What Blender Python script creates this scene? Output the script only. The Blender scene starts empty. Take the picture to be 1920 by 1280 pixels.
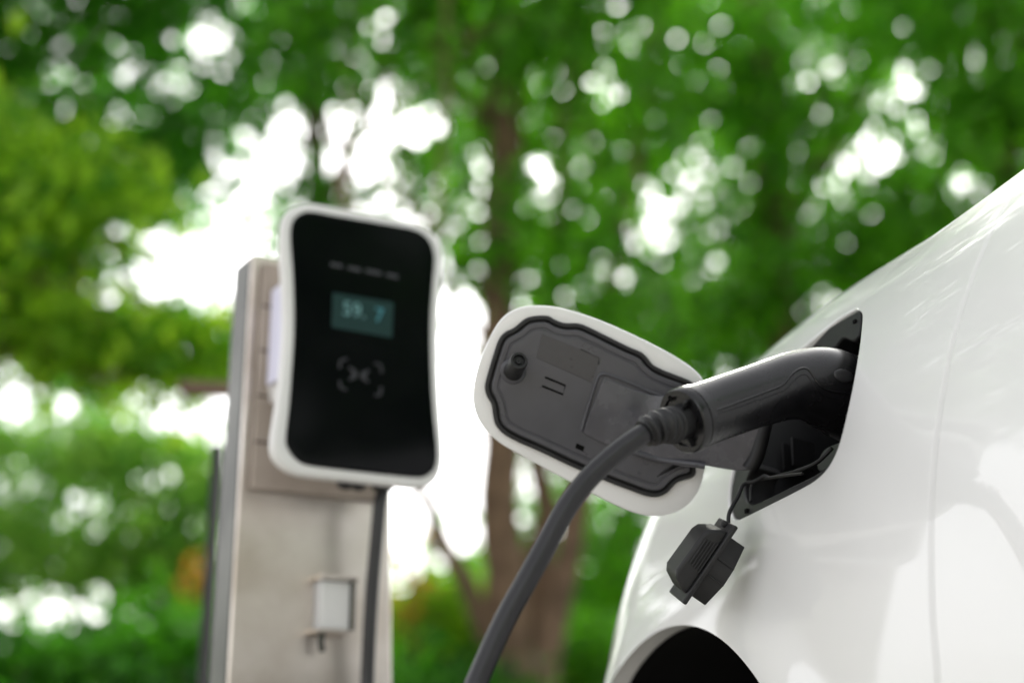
import bpy, bmesh, math, random
import numpy as np
from mathutils import Vector, Matrix
from mathutils.geometry import delaunay_2d_cdt
from mathutils.bvhtree import BVHTree

# ------------------------------------------------------------------ camera, sky, sun, exposure
SC = bpy.context.scene
COL = SC.collection
FPX = 2667.0                       # focal length in photograph pixels (50 mm on 36 mm, 1920 wide)
PITCH = math.radians(17.0)
CAM = np.array([0.0, 0.0, 0.60])
CR = np.array([1.0, 0, 0]); CF = np.array([0, math.cos(PITCH), math.sin(PITCH)]); CU = np.array([0, -math.sin(PITCH), math.cos(PITCH)])

cd = bpy.data.cameras.new('camera'); cam = bpy.data.objects.new('camera', cd); COL.objects.link(cam)
cam.location = CAM; cam.rotation_euler = (math.pi/2 + PITCH, 0, 0)
cd.lens = 50.0; cd.sensor_width = 36.0; cd.clip_start = 0.02; cd.clip_end = 600
cd.dof.use_dof = True; cd.dof.focus_distance = 1.26; cd.dof.aperture_fstop = 2.0; cd.dof.aperture_blades = 0
SC.camera = cam

SUN_EL, SUN_AZ = math.radians(41), math.radians(6)      # azimuth clockwise from +Y: high beyond the trees, almost straight ahead
w = bpy.data.worlds.new('World'); SC.world = w; w.use_nodes = True
nt = w.node_tree; nt.nodes.clear()
sky = nt.nodes.new('ShaderNodeTexSky'); sky.sky_type = 'NISHITA'; sky.sun_disc = False
sky.sun_elevation = SUN_EL; sky.sun_rotation = SUN_AZ; sky.air_density = 1.0; sky.dust_density = 2.5; sky.ozone_density = 1.0
hs = nt.nodes.new('ShaderNodeHueSaturation'); hs.inputs['Saturation'].default_value = 0.14
bg = nt.nodes.new('ShaderNodeBackground'); bg.inputs['Strength'].default_value = 0.15
wo = nt.nodes.new('ShaderNodeOutputWorld')
wm = nt.nodes.new('ShaderNodeMixRGB'); wm.blend_type = 'MULTIPLY'; wm.inputs[0].default_value = 1; wm.inputs[2].default_value = (1.015, 1.0, .985, 1)      # thin bright overcast: nearly white
nt.links.new(sky.outputs[0], hs.inputs['Color']); nt.links.new(hs.outputs[0], wm.inputs[1]); nt.links.new(wm.outputs[0], bg.inputs[0]); nt.links.new(bg.outputs[0], wo.inputs[0])
sl = bpy.data.lights.new('sun', 'SUN'); sl.energy = 2.2; sl.angle = math.radians(4); sl.color = (1.0, 0.95, 0.88)
so = bpy.data.objects.new('sun', sl); COL.objects.link(so)
sd = Vector((math.sin(SUN_AZ)*math.cos(SUN_EL), math.cos(SUN_AZ)*math.cos(SUN_EL), math.sin(SUN_EL)))
so.rotation_euler = sd.to_track_quat('Z', 'Y').to_euler(); so.location = (0, -3, 6)
vs = SC.view_settings; vs.view_transform = 'Standard'; vs.look = 'None'; vs.gamma = 1.0; vs.exposure = 1.5
SC.render.engine = 'CYCLES'; cy = SC.cycles
cy.use_denoising = True; cy.max_bounces = 7; cy.diffuse_bounces = 3; cy.glossy_bounces = 4; cy.transmission_bounces = 4
cy.caustics_reflective = False; cy.caustics_refractive = False; cy.sample_clamp_indirect = 8.0

# ------------------------------------------------------------------ helpers
def ray(px, py):
    return CF + CR*((px-960)/FPX) + CU*((640-py)/FPX)
def P(px, py, d):                       # photograph pixel + distance along the lens axis -> point in the place
    return CAM + ray(px, py)*d
def proj(p):
    q = np.asarray(p) - CAM; d = q @ CF
    return 960 + FPX*(q @ CR)/d, 640 - FPX*(q @ CU)/d
def nrm(v): v = np.asarray(v, float); return v/np.linalg.norm(v)

def crom(pts, n, closed=False):         # smooth curve through points, resampled evenly
    p = np.asarray(pts, float); m = len(p); out = []
    segs = m if closed else m-1
    for i in range(segs):
        if closed: a, b, c, d = p[(i-1) % m], p[i], p[(i+1) % m], p[(i+2) % m]
        else: a, b, c, d = p[max(i-1, 0)], p[i], p[i+1], p[min(i+2, m-1)]
        t = np.linspace(0, 1, 12, endpoint=False)[:, None]
        out.append(0.5*((2*b) + (-a+c)*t + (2*a-5*b+4*c-d)*t**2 + (-a+3*b-3*c+d)*t**3))
    out = np.vstack(out)
    out = np.vstack([out, out[:1] if closed else p[-1:]])
    L = np.r_[0, np.cumsum(np.linalg.norm(np.diff(out, axis=0), axis=1))]
    q = np.linspace(0, L[-1], n, endpoint=not closed)
    return np.stack([np.interp(q, L, out[:, k]) for k in range(p.shape[1])], 1)

def root_of(o):
    while o.parent: o = o.parent
    return o
def empty(name, loc, label=None, cat=None, group=None):
    o = bpy.data.objects.new(name, None); COL.objects.link(o); o.location = loc; o.empty_display_size = .05
    if label: o['label'] = label; o['category'] = cat
    if group: o['group'] = group
    return o
def tag(o, label, cat=None, group=None, kind=None):
    o['label'] = label
    if cat: o['category'] = cat
    if group: o['group'] = group
    if kind: o['kind'] = kind
    return o
def mobj(name, V, F, mat, parent=None, smooth=True, label=None, auto=None):
    V = np.asarray(V, float)
    if parent is not None: V = V - np.array(root_of(parent).location)
    me = bpy.data.meshes.new(name); me.from_pydata([tuple(v) for v in V], [], [tuple(int(i) for i in f) for f in F]); me.update()
    if smooth:
        me.polygons.foreach_set('use_smooth', [True]*len(me.polygons))
    o = bpy.data.objects.new(name, me); COL.objects.link(o)
    for m in (mat if isinstance(mat, list) else [mat]): me.materials.append(m)
    if parent is not None: o.parent = parent
    if label: o['label'] = label
    if smooth and auto:
        try: me.set_sharp_from_angle(angle=math.radians(auto))
        except Exception: pass
    return o
def bevel(o, w_, seg=3, ang=35):
    b = o.modifiers.new('bevel', 'BEVEL'); b.width = w_; b.segments = seg; b.limit_method = 'ANGLE'; b.angle_limit = math.radians(ang)
    b.harden_normals = False
    return o
def fix_normals(o):
    bm = bmesh.new(); bm.from_mesh(o.data); bmesh.ops.recalc_face_normals(bm, faces=bm.faces); bm.to_mesh(o.data); bm.free(); return o

def sweep(path, rad, n=24, caps=True, flat=1.0, up=(0, 0, 1)):
    """tube along a path; rad scalar or list; flat = ratio of the second radius; returns V, F"""
    p = np.asarray(path, float); m = len(p)
    r = np.full(m, rad) if np.isscalar(rad) else np.asarray(rad, float)
    fl = np.full(m, flat) if np.isscalar(flat) else np.asarray(flat, float)
    T = np.gradient(p, axis=0); T = T/np.linalg.norm(T, axis=1)[:, None]
    u = np.asarray(up, float); u = nrm(u - T[0]*(u @ T[0])) if abs(nrm(u) @ T[0]) < .98 else nrm(np.cross(T[0], [0.3, 1, .2]))
    V = []; ang = np.linspace(0, 2*np.pi, n, endpoint=False)
    for i in range(m):
        u = nrm(u - T[i]*(u @ T[i])); b = np.cross(T[i], u)
        V.append(p[i] + r[i]*(np.cos(ang)[:, None]*u*fl[i] + np.sin(ang)[:, None]*b))
    V = np.vstack(V); F = []
    for i in range(m-1):
        for k in range(n):
            k2 = (k+1) % n
            F.append((i*n+k, i*n+k2, (i+1)*n+k2, (i+1)*n+k))
    if caps:
        F.append(tuple(range(n-1, -1, -1))); F.append(tuple((m-1)*n + k for k in range(n)))
    return V, F
def tube(name, path, rad, mat, parent, n=16, label=None, **k):
    V, F = sweep(path, rad, n, **k); return fix_normals(mobj(name, V, F, mat, parent, label=label, auto=50))
def lathe(name, origin, axis, prof, mat, parent, n=40, label=None):
    """prof: list of (distance along axis, radius)"""
    a = nrm(axis); path = [np.asarray(origin) + a*h for h, r in prof]
    u = nrm(np.cross(a, [0.2, .3, 1])); b = np.cross(a, u); ang = np.linspace(0, 2*np.pi, n, endpoint=False)
    V = np.vstack([path[i] + max(prof[i][1], 1e-5)*(np.cos(ang)[:, None]*u + np.sin(ang)[:, None]*b) for i in range(len(prof))]); F = []
    for i in range(len(prof)-1):
        for k in range(n): F.append((i*n+k, i*n+(k+1) % n, (i+1)*n+(k+1) % n, (i+1)*n+k))
    F.append(tuple(range(n-1, -1, -1))); F.append(tuple((len(prof)-1)*n+k for k in range(n)))
    return fix_normals(mobj(name, V, F, mat, parent, label=label, auto=40))
def prism(name, loop3, dirv, h, mat, parent, smooth=True, bev=0, seg=3, label=None, auto=40):
    """closed loop of points extruded along dirv by h"""
    L = np.asarray(loop3, float); n = len(L); V = np.vstack([L, L + nrm(dirv)*h])
    F = [tuple(range(n-1, -1, -1)), tuple(range(n, 2*n))] + [(k, (k+1) % n, n+(k+1) % n, n+k) for k in range(n)]
    o = fix_normals(mobj(name, V, F, mat, parent, smooth, label, auto=auto))
    if bev: bevel(o, bev, seg)
    return o
def obox(name, c, ax, half, mat, parent, bev=0, seg=3, taper=None, label=None):
    """oriented box: centre, three axes, half sizes"""
    c = np.asarray(c, float); A = [nrm(a) for a in ax]; V = []
    for sz in (-1, 1):
        for sx, sy in ((-1, -1), (1, -1), (1, 1), (-1, 1)):
            k = (taper if taper and sz > 0 else 1)
            V.append(c + A[0]*sx*half[0]*k + A[1]*sy*half[1]*k + A[2]*sz*half[2])
    F = [(3, 2, 1, 0), (4, 5, 6, 7), (0, 1, 5, 4), (1, 2, 6, 5), (2, 3, 7, 6), (3, 0, 4, 7)]
    o = fix_normals(mobj(name, V, F, mat, parent, True, label, auto=40))
    if bev: bevel(o, bev, seg)
    return o

# ------------------------------------------------------------------ materials
def mat(name, col, rough=.5, metal=0.0, coat=0.0, spec=.5, noise=None, bump=None, sheen=0, coat_rough=.03):
    m = bpy.data.materials.new(name); m.use_nodes = True; t = m.node_tree; b = t.nodes['Principled BSDF']
    b.inputs['Base Color'].default_value = (*col, 1); b.inputs['Roughness'].default_value = rough; b.inputs['Metallic'].default_value = metal
    b.inputs['Coat Weight'].default_value = coat; b.inputs['Coat Roughness'].default_value = coat_rough; b.inputs['Specular IOR Level'].default_value = spec
    tc = t.nodes.new('ShaderNodeTexCoord')
    if noise:                           # (scale, second colour, roughness variation)
        n = t.nodes.new('ShaderNodeTexNoise'); n.inputs['Scale'].default_value = noise[0]; n.inputs['Detail'].default_value = 6
        t.links.new(tc.outputs['Object'], n.inputs['Vector'])
        r = t.nodes.new('ShaderNodeValToRGB'); r.color_ramp.elements[0].position = .35; r.color_ramp.elements[1].position = .68
        r.color_ramp.elements[0].color = (*col, 1); r.color_ramp.elements[1].color = (*noise[1], 1)
        t.links.new(n.outputs['Fac'], r.inputs['Fac']); t.links.new(r.outputs[0], b.inputs['Base Color'])
        if len(noise) > 2:
            mr = t.nodes.new('ShaderNodeMapRange'); mr.inputs['To Min'].default_value = rough-noise[2]; mr.inputs['To Max'].default_value = rough+noise[2]
            t.links.new(n.outputs['Fac'], mr.inputs['Value']); t.links.new(mr.outputs[0], b.inputs['Roughness'])
    if bump:                            # (scale, strength, distance)
        n2 = t.nodes.new('ShaderNodeTexNoise'); n2.inputs['Scale'].default_value = bump[0]; n2.inputs['Detail'].default_value = 3
        t.links.new(tc.outputs['Object'], n2.inputs['Vector'])
        bp = t.nodes.new('ShaderNodeBump'); bp.inputs['Strength'].default_value = bump[1]; bp.inputs['Distance'].default_value = bump[2]
        t.links.new(n2.outputs['Fac'], bp.inputs['Height']); t.links.new(bp.outputs[0], b.inputs['Normal'])
    return m
M = {}
M['paint'] = mat('white_car_paint', (.80, .80, .79), rough=.32, coat=.65, coat_rough=.03, spec=.4, noise=(9, (.79, .785, .775), .02), bump=(6, .02, .004))
M['underside'] = mat('black_underbody', (.003, .003, .003), rough=.9, spec=.1)
M['plastic'] = mat('black_moulded_plastic', (.018, .0175, .0195), rough=.40, noise=(60, (.022, .0215, .0235), .05), bump=(900, .12, .0004))
M['plastic_soft'] = mat('charcoal_liner_plastic', (.050, .050, .059), rough=.30, noise=(35, (.060, .060, .070), .08), bump=(700, .15, .0004))
M['arm'] = mat('satin_hinge_plastic', (.055, .054, .063), rough=.26, noise=(55, (.080, .079, .090), .10), bump=(45, .35, .0012))
M['plastic_plate'] = mat('smooth_label_plastic', (.036, .035, .039), rough=.30, noise=(90, (.044, .043, .047), .08))
M['pocket'] = mat('black_pocket_plastic', (.006, .006, .0065), rough=.5, spec=.25, noise=(40, (.008, .008, .009), .05), bump=(500, .1, .0004))
M['rubber'] = mat('black_rubber', (.008, .008, .009), rough=.5, spec=.4, noise=(50, (.017, .017, .018), .06), bump=(400, .12, .0005))
M['handle'] = mat('matte_black_handle', (.007, .0068, .008), rough=.27, noise=(45, (.010, .0098, .011), .04), bump=(1100, .12, .0003))
M['handle_gloss'] = mat('gloss_black_handle', (.007, .007, .008), rough=.22, noise=(30, (.009, .009, .010), .05))
M['cable'] = mat('charcoal_cable_sheath', (.014, .0135, .016), rough=.36, spec=.4, noise=(25, (.019, .0185, .021), .07), bump=(300, .15, .0005))
M['cable_black'] = mat('black_cable_sheath', (.02, .02, .022), rough=.4, noise=(25, (.03, .03, .032), .06))
M['case'] = mat('white_charger_case', (.78, .77, .76), rough=.38, noise=(14, (.74, .73, .72), .05))
M['glass'] = mat('black_glass_front', (.002, .002, .003), rough=.10, spec=.16, noise=(5, (.003, .003, .004), .02))
M['print'] = mat('pale_print', (.048, .048, .056), rough=.5)
M['sticker'] = mat('pale_lavender_sticker', (.66, .65, .80), rough=.4)
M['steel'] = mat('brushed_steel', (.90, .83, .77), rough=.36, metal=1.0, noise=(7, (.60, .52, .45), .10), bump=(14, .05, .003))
M['fittings_reflection'] = mat('dark_fittings_and_reflection', (.085, .085, .068), rough=.45, metal=0.0, noise=(8, (.05, .05, .042), .08))  # post sides: dark tree reflection put into the colour; also small dark fittings
M['black_metal'] = mat('black_painted_metal', (.012, .012, .012), rough=.5, noise=(10, (.02, .02, .018), .08))
M['wood'] = mat('brown_timber', (.16, .10, .065), rough=.7, noise=(18, (.10, .065, .04), .08), bump=(40, .4, .004))
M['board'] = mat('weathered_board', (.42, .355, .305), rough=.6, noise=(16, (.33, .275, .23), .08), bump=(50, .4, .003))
M['bark'] = mat('brown_bark', (.26, .165, .11), rough=.9, noise=(9, (.14, .088, .058), .05), bump=(22, .8, .02))
M['soil'] = mat('dark_soil', (.06, .045, .03), rough=.95, spec=.05, noise=(2.5, (.05, .075, .025), .03), bump=(8, .5, .03))
M['paving'] = mat('beige_concrete', (.53, .495, .445), rough=.85, noise=(4, (.46, .43, .385), .05), bump=(60, .3, .003))
M['tyre'] = mat('tyre_rubber', (.018, .018, .018), rough=.75, noise=(20, (.024, .024, .024), .05))
M['rim'] = mat('wheel_alloy', (.45, .45, .46), rough=.3, metal=1.0, noise=(20, (.40, .40, .41), .05))
M['window'] = mat('dark_window_glass', (.01, .012, .012), rough=.04, spec=.6)
def emit_mat(name, col, e):
    m = bpy.data.materials.new(name); m.use_nodes = True; b = m.node_tree.nodes['Principled BSDF']
    b.inputs['Base Color'].default_value = (*[c*.3 for c in col], 1); b.inputs['Emission Color'].default_value = (*col, 1); b.inputs['Emission Strength'].default_value = e
    b.inputs['Roughness'].default_value = .15
    return m
M['screen'] = emit_mat('lit_display', (.026, .060, .062), .10)
M['digit'] = emit_mat('lit_digit', (.20, .40, .40), .13)
M['digit_blue'] = emit_mat('lit_blue_digit', (.10, .34, .40), .13)
def leaf_mat(name, dark, light, trans, tw=.45, rough=.45):
    m = bpy.data.materials.new(name); m.use_nodes = True; t = m.node_tree; b = t.nodes['Principled BSDF']; out = t.nodes['Material Output']
    at = t.nodes.new('ShaderNodeAttribute'); at.attribute_name = 'tone'
    r = t.nodes.new('ShaderNodeValToRGB'); r.color_ramp.elements[0].color = (*dark, 1); r.color_ramp.elements[1].color = (*light, 1)
    t.links.new(at.outputs['Fac'], r.inputs['Fac']); t.links.new(r.outputs[0], b.inputs['Base Color'])
    b.inputs['Roughness'].default_value = rough; b.inputs['Specular IOR Level'].default_value = .35
    tr = t.nodes.new('ShaderNodeBsdfTranslucent'); mx = t.nodes.new('ShaderNodeMixShader'); mx.inputs[0].default_value = tw
    r2 = t.nodes.new('ShaderNodeMixRGB'); r2.blend_type = 'MULTIPLY'; r2.inputs[0].default_value = 1; r2.inputs[2].default_value = (*trans, 1)
    t.links.new(r.outputs[0], r2.inputs[1]); t.links.new(r2.outputs[0], tr.inputs['Color'])
    t.links.new(b.outputs[0], mx.inputs[1]); t.links.new(tr.outputs[0], mx.inputs[2]); t.links.new(mx.outputs[0], out.inputs['Surface'])
    return m
M['leaf'] = leaf_mat('green_leaf', (.026, .11, .007), (.16, .44, .025), (1.6, 1.8, .6), .5)
M['leaf_dark'] = leaf_mat('dark_green_leaf', (.016, .08, .008), (.11, .34, .025), (1.5, 1.9, .7), .5)
M['leaf_yellow'] = leaf_mat('yellow_green_leaf', (.08, .24, .015), (.44, .68, .055), (1.5, 1.5, .7), .6)
M['leaf_pale'] = leaf_mat('pale_green_leaf', (.08, .22, .035), (.30, .50, .11), (1.5, 1.6, .9), .55)
M['petal'] = leaf_mat('orange_yellow_petal', (.45, .17, .03), (.62, .46, .03), (1.3, 1.2, .8))

# ------------------------------------------------------------------ the setting: ground, driveway
def sheet(name, x0, x1, y0, y1, z, m, label, cat):
    o = mobj(name, [(x0, y0, z), (x1, y0, z), (x1, y1, z), (x0, y1, z)], [(0, 1, 2, 3)], m, None, False)
    return tag(o, label, cat, kind='structure')
sheet('ground', -250, 250, -250, 250, 0, M['soil'], 'dark soil and grass ground under the trees', 'ground')
sheet('driveway', -4.5, 6, -14, 3.4, .004, M['paving'], 'beige concrete driveway under the white car', 'driveway')

# ------------------------------------------------------------------ the white car
ALPHA = math.radians(14)
FWD = np.array([-math.sin(ALPHA), math.cos(ALPHA), 0]); OUT = np.array([-math.cos(ALPHA), -math.sin(ALPHA), 0]); UP = np.array([0, 0, 1.0])
O0 = P(1290, 1172, 1.40); ARCH_Z = O0[2]; O0 = np.array([O0[0], O0[1], 0])
PROF = np.array([(-.05, .17), (-.018, .28), (-.004, .42), (.002, .56), (.002, .66), (-.003, .735), (-.012, .80), (-.030, .87), (-.056, .935),
                 (-.093, .998), (-.140, 1.054), (-.205, 1.104), (-.30, 1.140), (-.43, 1.163), (-.62, 1.182), (-.90, 1.19)])
PR = crom(PROF, 800); PL = np.r_[0, np.cumsum(np.linalg.norm(np.diff(PR, axis=0), axis=1))]
WMAX = PL[-1]
def prof(wv): return np.interp(wv, PL, PR[:, 0]), np.interp(wv, PL, PR[:, 1])
def z_to_w(z): return np.interp(z, PR[:, 1], PL)
AC_S, AC_Z, AC_R = -.045, .325, .42
def S(s, wv):
    """body surface: s = metres behind the front wheel, wv = length along the cross-section from the sill up"""
    s = np.asarray(s, float); t, z = prof(np.asarray(wv, float))
    s0 = -.20 + .34*np.clip(z-.70, -.2, .4)
    k = np.clip(s0 - s, 0, None)
    t = t - 1.05*k**2 - .25*k**3
    z = z - .10*k**2*np.clip((z-.75)/.3, 0, 1.3) - .012*np.clip(-s, 0, 1)*np.clip((z-.9)/.2, 0, 1)
    up_ = np.clip((z-.86)/.12, 0, 1)
    z = z + up_*(.006*np.exp(-((s-.02)/.16)**2) + .032*np.clip(s-.2, 0, .6))
    r = np.hypot(s-AC_S, z-AC_Z)                       # gentle flare round the wheel arch
    f = np.clip((AC_R+.075-r)/.075, 0, 1); f = f*f*(3-2*f)
    t = t + .007*f*np.clip(1-(z-.80)/.1, 0, 1)
    return O0 - s[..., None]*FWD + t[..., None]*OUT + z[..., None]*UP
def Snorm(s, wv, e=.002):
    a = S(s+e, wv)-S(s-e, wv); b = S(s, wv+e)-S(s, wv-e); n = np.cross(a, b); n = n/np.linalg.norm(n, axis=-1)[..., None]
    return np.where((n @ OUT + .3*n[..., 2] < 0)[..., None], -n, n)
def solve(px, py, s=.2, wv=None):
    """where the sight line through a photograph pixel meets the body"""
    x = np.array([s, z_to_w(.85) if wv is None else wv])
    for _ in range(40):
        p = np.array(proj(S(x[0], x[1]))); r = np.array([px, py])-p
        J = np.stack([(np.array(proj(S(x[0]+1e-4, x[1])))-p)/1e-4, (np.array(proj(S(x[0], x[1]+1e-4)))-p)/1e-4], 1)
        d = np.linalg.lstsq(J + 0, r, rcond=None)[0]; n = np.linalg.norm(d); x = x + d*min(1, .05/max(n, 1e-9))
        if n < 1e-7: break
    return x
def inpoly(pts, poly):
    x, y = pts[:, 0], pts[:, 1]; c = np.zeros(len(pts), bool); n = len(poly)
    for i in range(n):
        x1, y1 = poly[i]; x2, y2 = poly[(i+1) % n]
        k = ((y1 > y) != (y2 > y)); c ^= k & (x < (x2-x1)*(y-y1)/((y2-y1) if y2 != y1 else 1e-12)+x1)
    return c
def mindist(pts, poly):
    out = np.full(len(pts), 9.0)
    for i in range(0, len(poly)):
        a = poly[i]; b = poly[(i+1) % len(poly)]; ab = b-a; t = np.clip(((pts-a) @ ab)/max(ab @ ab, 1e-12), 0, 1)
        out = np.minimum(out, np.linalg.norm(pts-(a+t[:, None]*ab), axis=1))
    return out
def panel(name, outer, holes, mt, parent, step=.009, flanges=(), label=None):
    """a curved body panel cut to an outline in (s, w), with turned-in flanges; flanges: (point list, closed, inward 2-D sign, depth, radius)"""
    outer = np.asarray(outer); lo, hi = outer.min(0), outer.max(0)
    gx, gy = np.meshgrid(np.arange(lo[0], hi[0], step), np.arange(lo[1], hi[1], step)); g = np.stack([gx.ravel(), gy.ravel()], 1)
    k = inpoly(g, outer) & (mindist(g, outer) > step*.45)
    for h in holes: k &= ~inpoly(g, h) & (mindist(g, h) > step*.45)
    pts = [tuple(p) for p in outer]; E = [(i, (i+1) % len(outer)) for i in range(len(outer))]
    for h in holes:
        b0 = len(pts); pts += [tuple(p) for p in h]; E += [(b0+i, b0+(i+1) % len(h)) for i in range(len(h))]
    pts += [tuple(p) for p in g[k]]
    r = delaunay_2d_cdt([Vector(p) for p in pts], E, [], 0, 1e-7)
    vv = np.array([tuple(v) for v in r[0]]); F = np.array([f[:3] for f in r[2]])
    cen = vv[F].mean(1); keep = inpoly(cen, outer)
    for h in holes: keep &= ~inpoly(cen, h)
    F = F[keep]; V = S(vv[:, 0], vv[:, 1]); N = Snorm(vv[:, 0], vv[:, 1])
    fn = np.cross(V[F[:, 1]]-V[F[:, 0]], V[F[:, 2]]-V[F[:, 0]]); fl = (fn*N[F[:, 0]]).sum(1) < 0; F[fl] = F[fl][:, ::-1]
    V = [V]; N = [N]; FF = [list(map(tuple, F))]; base = len(vv)
    for loop, closed, sign, depth, rad in flanges:
        L = np.asarray(loop); n = len(L); A = S(L[:, 0], L[:, 1]); nn = Snorm(L[:, 0], L[:, 1])
        T = (np.roll(A, -1, 0)-np.roll(A, 1, 0)) if closed else np.gradient(A, axis=0)
        m = np.cross(T, nn); m = sign*m/np.linalg.norm(m, axis=1)[:, None]          # in-surface direction off the panel's edge
        ax = nn*.55 + OUT*.45; ax /= np.linalg.norm(ax, axis=1)[:, None]
        rings = []
        for a in np.linspace(0, math.pi/2, 5): rings.append((A + m*rad*math.sin(a) - nn*rad*(1-math.cos(a)), nn*math.cos(a)+m*math.sin(a)))
        rings.append((rings[-1][0] - ax*depth*.5, m)); rings.append((rings[-1][0] - ax*depth*.5, m))
        for q, (a, b) in enumerate(rings):
            V.append(a); N.append(b)
        fs = []
        for q in range(len(rings)-1):
            for i in range(n if closed else n-1):
                j = (i+1) % n; fs.append((base+q*n+i, base+q*n+j, base+(q+1)*n+j, base+(q+1)*n+i))
        VV = np.vstack(V); NN = np.vstack(N); f0 = fs[0]
        if np.dot(np.cross(VV[f0[1]]-VV[f0[0]], VV[f0[2]]-VV[f0[0]]), NN[f0[0]]) < 0: fs = [f[::-1] for f in fs]
        FF.append(fs); base += n*len(rings)
    V = np.vstack(V); N = np.vstack(N); F = [f for b in FF for f in b]
    o = mobj(name, V, F, mt, parent, True, label)
    o.data.normals_split_custom_set_from_vertices([tuple(x) for x in N])
    return o

car = empty('car', tuple(O0), 'white electric car with round front fender, plugged in and charging', 'car')
# charge port outline, read off the body surface
PORT_PX = [(1600, 578), (1610, 575), (1618, 583), (1618, 605), (1613, 650), (1602, 715), (1587, 785), (1572, 840), (1554, 876), (1528, 903), (1488, 926), (1440, 950), (1398, 971),
           (1380, 978), (1369, 971), (1364, 945), (1367, 905), (1376, 865), (1392, 815), (1418, 755), (1448, 706), (1480, 670), (1528, 629), (1572, 595)]
guess = (.2, z_to_w(.88)); PORT = []
for p in PORT_PX:
    x = solve(*p, *guess); PORT.append(x); guess = tuple(x)
PORT = np.array(PORT); port = crom(PORT, 160, True)
if ((np.roll(port[:, 0], -1)-port[:, 0])*(np.roll(port[:, 1], -1)+port[:, 1])).sum() > 0: port = port[::-1]      # counter-clockwise
GAP_PX = [(1752, 1400), (1757, 1280), (1747, 1140), (1745, 1000), (1752, 850), (1770, 720), (1800, 590), (1835, 490), (1868, 415), (1893, 372), (1912, 343)]
guess = (.46, z_to_w(.66)); GAP = []
for p in GAP_PX:
    x = solve(*p, *guess); GAP.append(x); guess = tuple(x)
GAP = np.array(GAP)
W_TOP = float(np.interp(-.30, -PR[:, 0][::-1]*-1, PL[::-1])) if False else float(PL[np.argmin(abs(PR[:, 0]+.30))])
gt = GAP[-1]; GAP = np.vstack([[GAP[0][0]+.01, z_to_w(.20)], [GAP[0][0]+.005, z_to_w(.42)], GAP, [gt[0]+.012, min(gt[1]+.05, W_TOP-.02)], [gt[0]+.014, W_TOP]])
GAP = GAP[np.argsort(GAP[:, 1])]; gap = crom(GAP, 120)
HALF_GAP = .0027
# fender outline: sill behind the arch -> up the gap -> top -> nose -> down -> arch
sill = z_to_w(.20); th = np.linspace(math.asin(np.clip((.30-AC_Z)/AC_R, -1, 1)), math.pi - math.asin((.30-AC_Z)/AC_R), 130)
arch = np.stack([AC_S + AC_R*np.cos(th), z_to_w(AC_Z + AC_R*np.sin(th))], 1)                # from behind the wheel over the top to the nose side
fen_gap = gap - [HALF_GAP, 0]
nose = -1.02
outer = list(map(tuple, arch[::-1])) + [(arch[0][0], sill)] + list(map(tuple, fen_gap))[0:] + \
        [(x, W_TOP) for x in np.linspace(fen_gap[-1][0]-.02, nose, 60)] + [(nose, y) for y in np.linspace(W_TOP-.02, sill, 40)] + [(arch[-1][0], sill)]
fender = panel('front_fender', outer, [port], M['paint'], car, flanges=[(port, True, -1, .013, .0028), (arch, False, 1, .024, .003), (fen_gap, False, 1, .012, .0015)],
               label='white front fender with the open charge port above the wheel arch')
door_gap = gap + [HALF_GAP, 0]
dend = 1.55
douter = list(map(tuple, door_gap)) + [(x, W_TOP) for x in np.linspace(door_gap[-1][0]+.03, dend, 30)] + [(dend, y) for y in np.linspace(W_TOP-.02, sill, 30)] + \
         [(x, sill) for x in np.linspace(dend-.03, door_gap[0][0]+.03, 30)]
panel('front_door', douter, [], M['paint'], car, step=.012, flanges=[(door_gap, False, -1, .012, .0015)], label='plain white front door panel')
# bonnet, out of sight above the shoulder, and its far half
ww = np.linspace(W_TOP+.003, WMAX, 14); ss = np.linspace(nose, .42, 40); V = []; F = []
for a in ss:
    V += list(S(np.full(14, a), ww))
for i in range(39):
    for j in range(13): F.append((i*14+j, i*14+j+1, (i+1)*14+j+1, (i+1)*14+j))
fix_normals(mobj('bonnet', V, F, M['paint'], car))
# dark structure behind the gap and inner panel
def strip_behind(name, loop, off, width, m):
    L = np.asarray(loop); a = S(L[:, 0]-width, L[:, 1]); b = S(L[:, 0]+width, L[:, 1]); n = Snorm(L[:, 0], L[:, 1]); k = len(L)
    V = np.vstack([a-n*off, b-n*off]); return mobj(name, V, [(i, i+1, k+i+1, k+i) for i in range(k-1)], m, car)
strip_behind('door_seal', gap, .016, .03, M['underside'])
# wheel arch liner: a dark drum closed at the back
n = len(arch); A = S(arch[:, 0], arch[:, 1]) - OUT*.022; A = A + 0*A; B = A - OUT*.34; cb = (A-OUT*.34).mean(0)
V = np.vstack([A, B, [cb]]); F = [(i, i+1, n+i+1, n+i) for i in range(n-1)] + [(n+i, n+i+1, 2*n) for i in range(n-1)]
mobj('wheel_arch_liner', V, F, M['underside'], car)
# wheel
wc = O0 - AC_S*FWD - OUT*.05 + UP*.325
wheel = lathe('wheel', wc - OUT*.17, OUT, [(0, .20), (0, .28), (.02, .315), (.05, .325), (.12, .325), (.15, .315), (.17, .28), (.165, .215), (.14, .205)], M['tyre'], car, 64, label='black tyre of the front wheel')
lathe('rim', wc - OUT*.10, OUT, [(0, .20), (.06, .203), (.062, .19), (.03, .18), (.025, .06), (.045, .055), (.05, .0)], M['rim'], wheel, 48)
for q in range(5):
    a = q*2*math.pi/5; d = FWD*math.cos(a)+UP*math.sin(a); e = np.cross(OUT, d)
    obox('spoke', wc - OUT*.058 + d*.12, (d, e, OUT), (.075, .016, .010), M['rim'], wheel, bev=.004)
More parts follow.
